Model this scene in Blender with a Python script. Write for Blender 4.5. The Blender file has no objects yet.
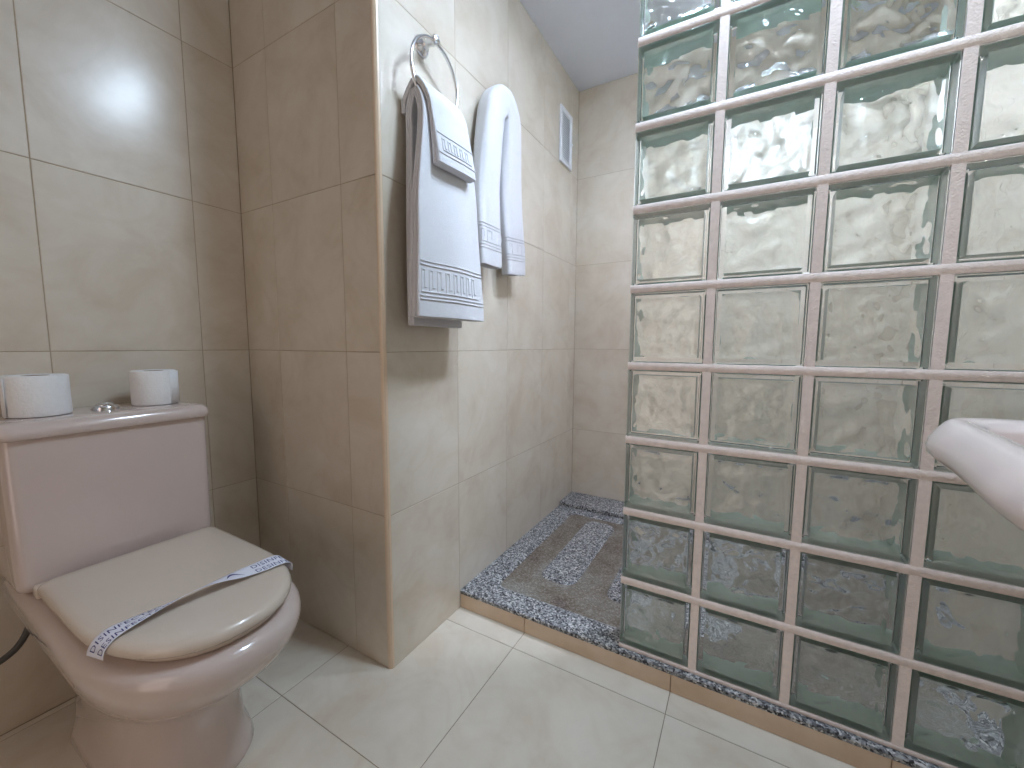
import bpy, bmesh, math, random
from mathutils import Vector, Matrix, noise

random.seed(7)
S = bpy.context.scene
COL = S.collection

# ------------------------------------------------------------------ camera
H_CAM = 0.9164
cam_d = bpy.data.cameras.new('camera')
cam_d.sensor_fit = 'HORIZONTAL'
cam_d.sensor_width = 36.0
cam_d.lens = 36.0 * 403.3 / 1024.0
cam_d.clip_start = 0.01
cam = bpy.data.objects.new('camera', cam_d)
COL.objects.link(cam)
yaw, pitch, roll = 0.5219, -0.0967, 0.0044
cy, sy, cp, sp = math.cos(yaw), math.sin(yaw), math.cos(pitch), math.sin(pitch)
F = Vector((-sy * cp, cy * cp, sp)); R = Vector((cy, sy, 0)); U = R.cross(F)
cr, sr = math.cos(roll), math.sin(roll)
R, U = R * cr + U * sr, U * cr - R * sr
M = Matrix(((R.x, U.x, -F.x, 0), (R.y, U.y, -F.y, 0), (R.z, U.z, -F.z, H_CAM), (0, 0, 0, 1)))
cam.matrix_world = M
S.camera = cam

# ------------------------------------------------------------------ world, exposure
w = bpy.data.worlds.new('world'); S.world = w; w.use_nodes = True
w.node_tree.nodes['Background'].inputs[0].default_value = (1.0, 0.80, 0.71, 1)
w.node_tree.nodes['Background'].inputs[1].default_value = 0.22
S.view_settings.view_transform = 'Standard'
S.view_settings.look = 'None'
S.view_settings.exposure = 2.66
S.view_settings.gamma = 1.0
S.view_settings.use_curve_mapping = False
S.cycles.max_bounces = 18
S.cycles.diffuse_bounces = 6
S.cycles.glossy_bounces = 8
S.cycles.transmission_bounces = 16
S.cycles.transparent_max_bounces = 16
S.cycles.sample_clamp_indirect = 20.0
S.cycles.use_denoising = True
S.cycles.caustics_reflective = False
LAMP_STRENGTH = 18.0
LAMP_COLOR = (0.64, 0.81, 1.0)
# ceiling lamps: two of the room, then one added to brighten the shower: (x, y, strength, colour)
LAMPS = [(-0.14, 0.945, 1.15, LAMP_COLOR), (0.12, 0.945, 1.15, LAMP_COLOR), (0.07, 1.385, 3.1, (0.72, 0.81, 1.0))]

# ------------------------------------------------------------------ room numbers
X1 = -1.4635      # wall behind the toilet
X3 = -0.8185      # wall with the towels
XR = 0.530        # right wall
Y0 = -1.15        # wall behind the photographer
Y2 = 0.7475       # return wall of the alcove
Y4 = 2.113        # back wall of the shower
ZC = 2.232        # ceiling
TW, TH = 0.3195, 0.4478   # wall tile
YK = 1.067        # kerb face
ZK = 0.0645        # top of shower tray
YG = 1.081        # front of the glass wall
XE = -0.2675      # free edge of the glass wall


# ------------------------------------------------------------------ materials
def mat(name):
    m = bpy.data.materials.new(name); m.use_nodes = True
    nt = m.node_tree
    return m, nt, nt.nodes['Principled BSDF']


def N(nt, typ, **kw):
    n = nt.nodes.new(typ)
    for k, v in kw.items():
        setattr(n, k, v)
    return n


def ramp(nt, stops, interp='LINEAR'):
    r = N(nt, 'ShaderNodeValToRGB')
    cr_ = r.color_ramp; cr_.interpolation = interp
    while len(cr_.elements) < len(stops):
        cr_.elements.new(0.5)
    for e, (p, c) in zip(cr_.elements, stops):
        e.position = p; e.color = (c[0], c[1], c[2], 1)
    return r


def lin(r, g, b):
    f = lambda c: (c / 255 / 12.92) if c / 255 <= 0.04045 else ((c / 255 + 0.055) / 1.055) ** 2.4
    return (f(r), f(g), f(b))


def plain(name, col, rough=0.5, metal=0.0, spec=0.5, coat=0.0, noise_amt=0.04, nscale=18.0, bump=0.0, bscale=60.0):
    m, nt, b = mat(name)
    tc = N(nt, 'ShaderNodeTexCoord')
    nz = N(nt, 'ShaderNodeTexNoise'); nz.inputs['Scale'].default_value = nscale; nz.inputs['Detail'].default_value = 4
    nt.links.new(tc.outputs['Object'], nz.inputs['Vector'])
    d = [max(0, c * (1 - noise_amt)) for c in col]; l = [min(1, c * (1 + noise_amt)) for c in col]
    rp = ramp(nt, [(0.3, d), (0.7, l)])
    nt.links.new(nz.outputs['Fac'], rp.inputs['Fac'])
    nt.links.new(rp.outputs['Color'], b.inputs['Base Color'])
    b.inputs['Roughness'].default_value = rough
    b.inputs['Metallic'].default_value = metal
    b.inputs['Specular IOR Level'].default_value = spec
    b.inputs['Coat Weight'].default_value = coat
    b.inputs['Coat Roughness'].default_value = 0.05
    if bump:
        n2 = N(nt, 'ShaderNodeTexNoise'); n2.inputs['Scale'].default_value = bscale; n2.inputs['Detail'].default_value = 3
        nt.links.new(tc.outputs['Object'], n2.inputs['Vector'])
        bp = N(nt, 'ShaderNodeBump'); bp.inputs['Strength'].default_value = bump; bp.inputs['Distance'].default_value = 0.002
        nt.links.new(n2.outputs['Fac'], bp.inputs['Height'])
        nt.links.new(bp.outputs['Normal'], b.inputs['Normal'])
    return m


def tile_material(name, base, dark, light, rough, spec=0.5, coat=0.0):
    """cream stone-look ceramic: broad clouds and a few soft veins, each tile with its own patch"""
    m, nt, b = mat(name)
    tc = N(nt, 'ShaderNodeTexCoord'); oi = N(nt, 'ShaderNodeObjectInfo')
    mul = N(nt, 'ShaderNodeMath', operation='MULTIPLY'); mul.inputs[1].default_value = 37.0
    nt.links.new(oi.outputs['Random'], mul.inputs[0])
    cmb = N(nt, 'ShaderNodeCombineXYZ')
    for k in ('X', 'Y', 'Z'):
        nt.links.new(mul.outputs[0], cmb.inputs[k])
    add = N(nt, 'ShaderNodeVectorMath', operation='ADD')
    nt.links.new(tc.outputs['Object'], add.inputs[0]); nt.links.new(cmb.outputs[0], add.inputs[1])
    n1 = N(nt, 'ShaderNodeTexNoise'); n1.inputs['Scale'].default_value = 5.5; n1.inputs['Detail'].default_value = 7
    n1.inputs['Roughness'].default_value = 0.6; n1.inputs['Distortion'].default_value = 0.5
    nt.links.new(add.outputs[0], n1.inputs['Vector'])
    r1 = ramp(nt, [(0.28, dark), (0.48, base), (0.72, light)])
    nt.links.new(n1.outputs['Fac'], r1.inputs['Fac'])
    n2 = N(nt, 'ShaderNodeTexNoise'); n2.inputs['Scale'].default_value = 3.0; n2.inputs['Detail'].default_value = 5
    n2.inputs['Distortion'].default_value = 1.6
    nt.links.new(add.outputs[0], n2.inputs['Vector'])
    r2 = ramp(nt, [(0.44, (1, 1, 1)), (0.5, (0.965, 0.955, 0.94)), (0.56, (1, 1, 1))])
    nt.links.new(n2.outputs['Fac'], r2.inputs['Fac'])
    mx = N(nt, 'ShaderNodeMix', data_type='RGBA', blend_type='MULTIPLY'); mx.inputs[0].default_value = 1.0
    nt.links.new(r1.outputs['Color'], mx.inputs[6]); nt.links.new(r2.outputs['Color'], mx.inputs[7])
    nt.links.new(mx.outputs[2], b.inputs['Base Color'])
    b.inputs['Roughness'].default_value = rough
    b.inputs['Specular IOR Level'].default_value = spec
    b.inputs['Coat Weight'].default_value = coat
    b.inputs['Coat Roughness'].default_value = 0.21
    return m


M_TILE = tile_material('wall_tile', lin(205, 195, 179), lin(194, 181, 162), lin(213, 205, 192), 0.44, 0.5, 0.6)
M_FLOOR = tile_material('floor_tile', lin(214, 206, 192), lin(204, 191, 172), lin(222, 215, 203), 0.30)
M_KERB = tile_material('kerb_tile', lin(212, 189, 164), lin(202, 176, 150), lin(218, 197, 174), 0.40)
M_GROUT = plain('tile_grout', lin(168, 151, 127), 0.9, noise_amt=0.08)
M_FGROUT = plain('floor_grout', lin(150, 137, 118), 0.9, noise_amt=0.12)
M_TRIM = plain('corner_trim', lin(214, 192, 166), 0.28, noise_amt=0.03)
M_CEIL = plain('ceiling_paint', lin(218, 224, 236), 0.9, noise_amt=0.01, bump=0.1)
M_MORTAR = plain('pink_mortar', lin(246, 234, 229), 0.95, noise_amt=0.06, nscale=60, bump=0.7, bscale=240)
M_PORC = plain('toilet_ceramic', lin(200, 184, 177), 0.14, noise_amt=0.01, coat=0.6)
M_SEAT = plain('seat_plastic', lin(205, 192, 178), 0.24, noise_amt=0.01, coat=0.3)
M_BASIN = plain('basin_ceramic', lin(228, 212, 207), 0.16, noise_amt=0.01, coat=0.5)
M_CHROME = plain('chrome', (0.72, 0.72, 0.74), 0.12, metal=1.0, noise_amt=0.01)
M_TOWEL = plain('terry_cotton', lin(210, 210, 214), 0.95, noise_amt=0.015, nscale=90, bump=0.55, bscale=420, spec=0.1)
M_PAPER = plain('tissue_paper', lin(232, 232, 232), 0.95, noise_amt=0.02, nscale=120, bump=0.5, bscale=190, spec=0.1)
M_CARD = plain('cardboard_core', lin(150, 128, 104), 0.9)
M_VENT = plain('vent_plastic', lin(226, 228, 232), 0.45, noise_amt=0.01)
M_DUCT = plain('vent_duct', lin(196, 200, 206), 0.8)
M_BAND = plain('band_paper', lin(226, 228, 240), 0.6, noise_amt=0.01)
M_INK = plain('blue_ink', lin(48, 52, 118), 0.6, noise_amt=0.02)
M_HOSE = plain('grey_hose', lin(70, 68, 64), 0.5, noise_amt=0.1, nscale=200)
M_PEDESTAL_RUBBER = plain('dark_gap', lin(60, 55, 50), 0.7)


def granite(name, dirty):
    m, nt, b = mat(name)
    tc = N(nt, 'ShaderNodeTexCoord')
    v = N(nt, 'ShaderNodeTexVoronoi'); v.inputs['Scale'].default_value = 215.0
    nt.links.new(tc.outputs['Object'], v.inputs['Vector'])
    sep = N(nt, 'ShaderNodeSeparateColor'); nt.links.new(v.outputs['Color'], sep.inputs[0])
    rp = ramp(nt, [(0.0, lin(46, 46, 50)), (0.22, lin(98, 100, 103)), (0.44, lin(136, 137, 140)), (0.70, lin(170, 171, 172)), (0.90, lin(208, 207, 206))], 'CONSTANT')
    nt.links.new(sep.outputs[0], rp.inputs['Fac'])
    out = rp.outputs['Color']
    if dirty:
        n = N(nt, 'ShaderNodeTexNoise'); n.inputs['Scale'].default_value = 7.0; n.inputs['Detail'].default_value = 6
        nt.links.new(tc.outputs['Object'], n.inputs['Vector'])
        soil = ramp(nt, [(0.36, lin(130, 126, 116)), (0.50, lin(112, 101, 85)), (0.62, lin(98, 82, 64)), (0.72, lin(80, 62, 48))])
        nt.links.new(n.outputs['Fac'], soil.inputs['Fac'])
        mx = N(nt, 'ShaderNodeMix', data_type='RGBA'); mx.inputs[0].default_value = 0.78
        nt.links.new(out, mx.inputs[6]); nt.links.new(soil.outputs['Color'], mx.inputs[7])
        out = mx.outputs[2]
    nt.links.new(out, b.inputs['Base Color'])
    b.inputs['Roughness'].default_value = 0.75 if dirty else 0.42
    return m


M_GRANITE = granite('speckled_granite', False)
M_GRANITE_D = granite('worn_granite', True)

m, nt, b = mat('block_glass')
b.inputs['Base Color'].default_value = (0.957, 0.984, 0.970, 1)
b.inputs['Roughness'].default_value = 0.0
b.inputs['IOR'].default_value = 1.5
b.inputs['Transmission Weight'].default_value = 1.0
M_GLASS = m
M_EDGE = plain('block_edge_coat', lin(208, 226, 216), 0.22, noise_amt=0.05)


def lamp_material(k, col):
    m, nt, b = mat('lamp_lens')
    em = N(nt, 'ShaderNodeEmission')
    em.inputs[0].default_value = (*col, 1); em.inputs[1].default_value = LAMP_STRENGTH * k
    nt.links.new(em.outputs[0], nt.nodes['Material Output'].inputs['Surface'])
    return m


# ------------------------------------------------------------------ helpers
def tag(o, label=None, cat=None, group=None, kind=None):
    if label: o['label'] = label
    if cat: o['category'] = cat
    if group: o['group'] = group
    if kind: o['kind'] = kind
    return o


def link(name, me, material=None, parent=None, loc=(0, 0, 0)):
    if material is not None and not me.materials:
        me.materials.append(material)
    o = bpy.data.objects.new(name, me)
    COL.objects.link(o)
    o.location = loc
    if parent is not None:
        o.parent = parent
    return o


def empty(name, loc):
    o = bpy.data.objects.new(name, None); COL.objects.link(o); o.location = loc
    o.empty_display_size = 0.05
    return o


def pydata(name, verts, faces, smooth=False):
    me = bpy.data.meshes.new(name)
    me.from_pydata([tuple(v) for v in verts], [], faces)
    me.update()
    if smooth:
        me.polygons.foreach_set('use_smooth', [True] * len(me.polygons))
    return me


def fix_normals(me):
    bm = bmesh.new(); bm.from_mesh(me)
    bmesh.ops.recalc_face_normals(bm, faces=bm.faces)
    bm.to_mesh(me); bm.free(); me.update()
    return me


def box_mesh(name, lo, hi, bevel=0.0, seg=2, smooth=True):
    bm = bmesh.new()
    bmesh.ops.create_cube(bm, size=1.0)
    sc = Vector(hi) - Vector(lo); c = (Vector(hi) + Vector(lo)) / 2
    for v in bm.verts:
        v.co = Vector((v.co.x * sc.x, v.co.y * sc.y, v.co.z * sc.z)) + c
    if bevel > 0:
        bmesh.ops.bevel(bm, geom=list(bm.edges), offset=bevel, segments=seg, profile=0.5, affect='EDGES')
    me = bpy.data.meshes.new(name)
    bm.to_mesh(me); bm.free()
    if bevel > 0 and smooth:
        me.polygons.foreach_set('use_smooth', [True] * len(me.polygons))
        me.set_sharp_from_angle(angle=math.radians(50))
    return me


def loft(name, rings, closed=True, cap0=True, cap1=True, smooth=True):
    n = len(rings[0]); verts = [p for r in rings for p in r]; faces = []
    for i in range(len(rings) - 1):
        for j in range(n if closed else n - 1):
            k = (j + 1) % n
            faces.append((i * n + j, i * n + k, (i + 1) * n + k, (i + 1) * n + j))
    if cap0: faces.append(tuple(range(n))[::-1])
    if cap1: faces.append(tuple((len(rings) - 1) * n + j for j in range(n)))
    me = pydata(name, verts, faces, smooth)
    fix_normals(me)
    if smooth: me.set_sharp_from_angle(angle=math.radians(58))
    return me


def lathe(name, prof, seg=48, axis='Z', cap0=True, cap1=True):
    rings = []
    for r, h in prof:
        ring = []
        for i in range(seg):
            a = 2 * math.pi * i / seg
            if axis == 'Z': ring.append((r * math.cos(a), r * math.sin(a), h))
            else: ring.append((h, r * math.cos(a), r * math.sin(a)))
        rings.append(ring)
    me = loft(name, rings, True, cap0, cap1)
    me.set_sharp_from_angle(angle=math.radians(40))
    return me


def tube(name, pts, r, seg=12, closed=False):
    pts = [Vector(p) for p in pts]; rings = []; n = len(pts)
    ref = Vector((0.31, 0.17, 0.93)).normalized()
    for i, p in enumerate(pts):
        if closed: t = pts[(i + 1) % n] - pts[i - 1]
        else: t = pts[min(i + 1, n - 1)] - pts[max(i - 1, 0)]
        t.normalize()
        a = t.cross(ref).normalized(); b_ = t.cross(a).normalized()
        rings.append([p + a * (r * math.cos(2 * math.pi * k / seg)) + b_ * (r * math.sin(2 * math.pi * k / seg)) for k in range(seg)])
    if closed:
        verts = [q for rr in rings for q in rr]; faces = []
        for i in range(n):
            j = (i + 1) % n
            for k in range(seg):
                l = (k + 1) % seg
                faces.append((i * seg + k, i * seg + l, j * seg + l, j * seg + k))
        return fix_normals(pydata(name, verts, faces, True))
    return loft(name, rings, True, True, True)


def spline(pts, n):
    """Catmull-Rom through pts"""
    P = [Vector(p) for p in pts]; P = [P[0] * 2 - P[1]] + P + [P[-1] * 2 - P[-2]]
    out = []
    segs = len(P) - 3
    for i in range(n):
        s = i / (n - 1) * segs; k = min(int(s), segs - 1); t = s - k
        a, b_, c, d = P[k:k + 4]
        out.append(0.5 * ((2 * b_) + (c - a) * t + (2 * a - 5 * b_ + 4 * c - d) * t * t + (3 * b_ - a - 3 * c + d) * t ** 3))
    return out


# ------------------------------------------------------------------ tiled surfaces
TILE_CACHE = {}


def tile_mesh(wd, ht, th=0.007, bev=0.0009):
    key = (round(wd, 4), round(ht, 4))
    if key in TILE_CACHE: return TILE_CACHE[key]
    a, c = wd / 2, ht / 2
    def ring(i, z): return [(-a + i, -c + i, z), (a - i, -c + i, z), (a - i, c - i, z), (-a + i, c - i, z)]
    v = ring(0, -th) + ring(0, -bev) + ring(bev, 0)
    f = [(8, 9, 10, 11)]
    for k in (0, 4):
        for j in range(4):
            l = (j + 1) % 4
            f.append((k + j, k + l, k + 4 + l, k + 4 + j))
    me = pydata('tile', v, f)
    TILE_CACHE[key] = me
    return me


def tiled(parent, origin, ux, uy, cuts_u, cuts_v, joint, material, name='tile', skip=None):
    """tiles between cut positions on a plane; ux, uy unit axes, normal = ux x uy, face in the plane"""
    ux, uy = Vector(ux), Vector(uy); nn = ux.cross(uy); o0 = Vector(origin)
    rot = Matrix((ux, uy, nn)).transposed().to_4x4()
    for i in range(len(cuts_u) - 1):
        for j in range(len(cuts_v) - 1):
            if skip and skip(i, j): continue
            wd = cuts_u[i + 1] - cuts_u[i] - joint; ht = cuts_v[j + 1] - cuts_v[j] - joint
            if wd < 0.004 or ht < 0.004: continue
            me = tile_mesh(wd, ht)
            if not me.materials: me.materials.append(material)
            elif me.materials[0] != material:
                me = me.copy(); me.materials[0] = material; TILE_CACHE[(round(wd, 4), round(ht, 4))] = me
            o = bpy.data.objects.new(name, me); COL.objects.link(o)
            c = o0 + ux * ((cuts_u[i] + cuts_u[i + 1]) / 2) + uy * ((cuts_v[j] + cuts_v[j + 1]) / 2)
            o.matrix_world = Matrix.Translation(c) @ rot
            o.parent = parent


def struct(name, lo, hi, material, label, cat):
    o = link(name, box_mesh(name, lo, hi), material)
    return tag(o, label, cat, kind='structure')


G = 0.0010      # grout lies this far behind the tile faces
J = 0.0017
ZV = [0.0, TH, 2 * TH, 3 * TH, 4 * TH, ZC]

wl = struct('wall_left', (X1 - 0.08, Y0, -0.02), (X1 - G, Y2 + 0.03, ZC + 0.02), M_GROUT, 'cream tiled wall behind the toilet', 'wall')
cuts = [0.612 - k * TW for k in range(6, -1, -1)]
cuts = [Y0] + [c for c in cuts if c > Y0 + 0.01] + [Y2]
tiled(wl, (X1, 0, 0), (0, 1, 0), (0, 0, 1), cuts, ZV, J, M_TILE)

wa = struct('wall_alcove', (X1, Y2 + G, -0.02), (X3 - 0.062, Y2 + 0.06, ZC + 0.02), M_GROUT, 'shaded tiled return wall between toilet and towels', 'wall')
tr = 0.011
cuts = [X1, -1.2835, -0.9635, X3 - tr]
tiled(wa, (0, Y2, 0), (1, 0, 0), (0, 0, 1), cuts, ZV, J, M_TILE)

wt = struct('wall_towel', (X3 - 0.06, Y2 + 0.004, -0.02), (X3 - G, Y4 + 0.03, ZC + 0.02), M_GROUT, 'brightly lit tiled wall where the towels hang', 'wall')
cuts = [Y2 + tr] + [Y2 + 0.3165 + k * TW for k in range(4)] + [Y4]
tiled(wt, (X3, 0, 0), (0, 1, 0), (0, 0, 1), cuts, ZV, J, M_TILE)

wb = struct('wall_back', (X3 - 0.06, Y4 + G, -0.02), (XR + 0.08, Y4 + 0.08, ZC + 0.02), M_GROUT, 'tiled back wall of the shower', 'wall')
cuts = [X3 + TW * k for k in range(5)] + [XR]
tiled(wb, (0, Y4, 0), (1, 0, 0), (0, 0, 1), cuts, ZV, J, M_TILE)

wr = struct('wall_right', (XR + G, Y0, -0.02), (XR + 0.08, Y4 + 0.03, ZC + 0.02), M_GROUT, 'tiled wall carrying the washbasin', 'wall')
cuts = [-Y4 + TW * k for k in range(11)] + [-Y0]
tiled(wr, (XR, 0, 0), (0, -1, 0), (0, 0, 1), cuts, ZV, J, M_TILE)

# wall behind the photographer, with an unseen doorway added to let in soft fill light
DX0, DX1, DZ = -0.95, -0.15, 2.03
bm = bmesh.new()
for lo, hi in (((X1 - 0.08, Y0 - 0.08, -0.02), (DX0, Y0 - G, ZC + 0.02)), ((DX1, Y0 - 0.08, -0.02), (XR + 0.08, Y0 - G, ZC + 0.02)), ((DX0, Y0 - 0.08, DZ), (DX1, Y0 - G, ZC + 0.02))):
    t_ = box_mesh('t', lo, hi); bm.from_mesh(t_)
bmesh.ops.remove_doubles(bm, verts=bm.verts, dist=1e-5)
me = bpy.data.meshes.new('wall_front'); bm.to_mesh(me); bm.free()
wf = tag(link('wall_front', me, M_GROUT), 'tiled wall behind the photographer, with an added doorway for fill light', 'wall', kind='structure')
cu_ = [-XR, -XR + TW, -DX1, -DX0, -DX0 + TW, -X1]
cu_ = [-XR, -XR + TW, -DX1, -DX1 + 0.4, -DX0, -DX0 + TW, -X1]
tiled(wf, (0, Y0, 0), (-1, 0, 0), (0, 0, 1), cu_, [0.0, TH, 2 * TH, 3 * TH, 4 * TH, DZ, ZC], J, M_TILE, skip=lambda i, j: i in (2, 3) and j < 5)
dfr = []
for lo, hi in (((DX0, Y0 - 0.09, 0.0005), (DX0 + 0.04, Y0 + 0.012, DZ)), ((DX1 - 0.04, Y0 - 0.09, 0.0005), (DX1, Y0 + 0.012, DZ)), ((DX0 + 0.04, Y0 - 0.09, DZ - 0.04), (DX1 - 0.04, Y0 + 0.012, DZ))):
    dfr.append((lo, hi))
bm = bmesh.new()
for lo, hi in dfr:
    bm.from_mesh(box_mesh('t', lo, hi))
bmesh.ops.remove_doubles(bm, verts=bm.verts, dist=1e-5)
me = bpy.data.meshes.new('fill_doorway_1'); bm.to_mesh(me); bm.free()
tag(link('fill_doorway_1', me, plain('door_paint', lin(225, 222, 215), 0.5)), 'plain white frame of the added open fill-light doorway behind the photographer', 'door frame', kind='structure')

fl = struct('floor', (X1 - 0.08, Y0 - 0.08, -0.1), (XR + 0.08, Y4 + 0.08, -G), M_FGROUT, 'cream stone-look ceramic tile floor', 'floor')
fu = [X1, -1.4435 + 0.001, -1.0040, -0.5645, -0.1255, 0.3135, XR]
fv = [Y0, -0.806, -0.356, 0.094, 0.544, 0.994, YK + 0.02]
TILE_CACHE.clear()
tiled(fl, (0, 0, 0), (1, 0, 0), (0, 1, 0), fu, fv, 0.0020, M_FLOOR)

struct('ceiling', (X1 - 0.08, Y0 - 0.08, ZC), (XR + 0.08, Y4 + 0.08, ZC + 0.1), M_CEIL, 'plain pale grey-white painted ceiling', 'ceiling')

# rounded corner profile of the return wall
pts = []
ring0 = [(X3 - tr, Y2 + tr)]
for k in range(9):
    a = -math.pi / 2 + k / 8 * math.pi / 2
    ring0.append((X3 - tr + (tr + 0.001) * math.cos(a), Y2 + tr + (tr + 0.001) * math.sin(a)))
me = loft('trim', [[(x, y, z) for x, y in ring0] for z in (0.0005, ZC)])
me.set_sharp_from_angle(angle=math.radians(50))
tag(link('trim_1', me, M_TRIM), 'rounded cream corner profile on the edge of the towel wall', 'trim', kind='structure')

# ------------------------------------------------------------------ shower tray
YB = 1.935     # back granite bar starts
tray = empty('shower_tray', ((X3 + XR) / 2, (YK + Y4) / 2, 0))
tag(tray, 'speckled grey granite shower tray with raised foot bars, behind glass blocks', 'shower tray')
TO = Vector(tray.location)


def tbox(name, lo, hi, material, bevel=0.0, parent=None):
    lo = Vector(lo) - TO; hi = Vector(hi) - TO
    return link(name, box_mesh(name, lo, hi, bevel), material, tray if parent is None else parent)


rx0, rx1, ry0, ry1 = -0.735, 0.495, 1.150, 1.895
zt, zr = ZK, ZK - 0.007
xl, xr_ = X3 + 0.0005, XR - 0.0005
yf = YK - 0.0012
# rim: a slab with a sunken, softly sloped rectangle
def rect(a, b_, c, d, z, r=0.0, n=6):
    out = []
    if r == 0: return [(a, c, z), (b_, c, z), (b_, d, z), (a, d, z)]
    for cx_, cy_, a0 in ((b_ - r, c + r, -90), (b_ - r, d - r, 0), (a + r, d - r, 90), (a + r, c + r, 180)):
        for k in range(n + 1):
            t = math.radians(a0 + 90 * k / n); out.append((cx_ + r * math.cos(t), cy_ + r * math.sin(t), z))
    return out
n_ = 6
R_ = 0.035
rings = [rect(xl, xr_, yf, Y4 - 0.0005, ZK - 0.013, 0.001), rect(xl, xr_, yf, Y4 - 0.0005, zt - 0.003, 0.001),
         rect(xl + 0.0, xr_, yf + 0.003, Y4 - 0.0005, zt, 0.001), rect(rx0, rx1, ry0, ry1, zt, R_), rect(rx0 + 0.012, rx1 - 0.012, ry0 + 0.012, ry1 - 0.012, zr, R_ - 0.006)]
rings = [[(x - TO.x, y - TO.y, z) for x, y, z in r] for r in rings]
me = loft('tray_rim', rings, True, True, False, smooth=False)
link('tray_rim', me, M_GRANITE, tray)
link('recess', pydata('recess', [(x - TO.x, y - TO.y, z + 0.0001) for x, y, z in rect(rx0 + 0.010, rx1 - 0.010, ry0 + 0.010, ry1 - 0.010, zr, R_ - 0.005)], [tuple(range(28))]), M_GRANITE_D, tray)
for (a, b_, c, d) in ((-0.625, -0.485, 1.285, 1.845), (-0.375, -0.235, 1.285, 1.845), (-0.125, 0.015, 1.285, 1.845)):
    rr = [rect(a, b_, c, d, zr - 0.0005, 0.045), rect(a + 0.008, b_ - 0.008, c + 0.008, d - 0.008, zt - 0.001, 0.04)]
    rr = [[(x - TO.x, y - TO.y, z) for x, y, z in r] for r in rr]
    link('foot_bar', loft('foot_bar', rr, True, False, True, smooth=False), M_GRANITE, tray)
tbox('back_bar', (xl, YB, ZK), (xr_, Y4 - 0.0008, ZK + 0.020), M_GRANITE, 0.003)
# substructure and tiled riser
tbox('bed', (xl, YK + 0.008, 0.0), (xr_, Y4 - 0.001, ZK - 0.0135), M_GROUT)
TILE_CACHE.clear()
ku = [xl] + [-0.5645, -0.1255, 0.3135] + [xr_]
for i in range(4):
    a, b_ = ku[i] + 0.0008, ku[i + 1] - 0.0008
    tbox('riser_tile', (a, YK, 0.0008), (b_, YK + 0.0078, ZK - 0.0138), M_KERB, 0.0008)

# ------------------------------------------------------------------ glass block partition
PX, PZ = 0.2000, 0.1992
MJ = 0.0200                      # visible joint width
BW, BH, BD = PX - MJ, PZ - MJ, 0.080
NC, NR = 4, 10
part = empty('glass_block_partition', (XE, YG, ZK))
tag(part, 'wavy green-tinted glass block shower partition with pale pink mortar joints', 'partition')


def wave(u, v, sx, sz):
    p = Vector((u * 26 + v * 10 + sx, v * 24 - u * 8 + sz, sx * 0.7))
    q = Vector((u * 46 - sz, v * 36 + u * 14 + sx, 4.1 + sz))
    h = noise.noise(p) * 0.8 + noise.noise(q) * 0.45
    r = 1 - abs(noise.noise(Vector((u * 20 - v * 12 + 9.0 + sx, v * 24 - 3.0, sz))))
    k = 1 - abs(noise.noise(Vector((u * 30 + v * 14 + sz, v * 24 - u * 9 + sx, 2.2 + sx))))
    return 0.0036 * h + 0.0026 * r * r + 0.0016 * k * k


def glass_block_mesh(name, sx, sz):
    bm = bmesh.new()
    # outer shell, rounded edges
    bmesh.ops.create_cube(bm, size=1.0)
    for v in bm.verts:
        v.co = Vector((v.co.x * BW, v.co.y * BD, v.co.z * BH))
    bmesh.ops.bevel(bm, geom=list(bm.edges), offset=0.0035, segments=2, profile=0.5, affect='EDGES')
    bmesh.ops.recalc_face_normals(bm, faces=bm.faces)
    for f in bm.faces:
        f.smooth = len(f.verts) == 4 and f.calc_area() < 0.002
        if abs(f.normal.y) < 0.3: f.material_index = 1      # coated edges of the block
    # hollow inside with wavy front and back panes (normals face the hollow)
    n = 40; cw, ch = BW / 2 - 0.0140, BH / 2 - 0.0140; cd = BD / 2 - 0.0080
    for side in (-1, 1):
        g = []
        for i in range(n + 1):
            row = []
            for j in range(n + 1):
                x = -cw + 2 * cw * i / n; z = -ch + 2 * ch * j / n
                e = min(1.0, (min(cw - abs(x), ch - abs(z))) / 0.010); e = e * e * (3 - 2 * e)
                dd = wave(x, z, sx + side * 3.3, sz) * e
                row.append(bm.verts.new((x, side * (cd - dd), z)))
            g.append(row)
        for i in range(n):
            for j in range(n):
                q = [g[i][j], g[i + 1][j], g[i + 1][j + 1], g[i][j + 1]]
                if side < 0: q.reverse()
                f = bm.faces.new(q); f.smooth = True
        if side < 0: gf = g
        else: gb = g
    for (a0, a1, b0, b1, flip) in ((gf[0][0], gf[n][0], gb[0][0], gb[n][0], False), (gf[n][0], gf[n][n], gb[n][0], gb[n][n], False),
                                  (gf[n][n], gf[0][n], gb[n][n], gb[0][n], False), (gf[0][n], gf[0][0], gb[0][n], gb[0][0], False)):
        vs = [bm.verts.new(q.co) for q in (a0, b0, b1, a1)]
        f = bm.faces.new(vs); f.normal_update(); f.material_index = 1
        c = f.calc_center_median()
        if f.normal.dot(-c) < 0: f.normal_flip()
    # check pane normals: must face the hollow (towards y = 0)
    bm.normal_update()
    for f in bm.faces:
        c = f.calc_center_median()
        if abs(c.x) < cw and abs(c.z) < ch and abs(c.y) <= cd + 1e-6 and f.smooth:
            if f.normal.y * c.y > 0: f.normal_flip()
    me = bpy.data.meshes.new(name); bm.to_mesh(me); bm.free()
    me.materials.append(M_GLASS); me.materials.append(M_EDGE)
    return me


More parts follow.
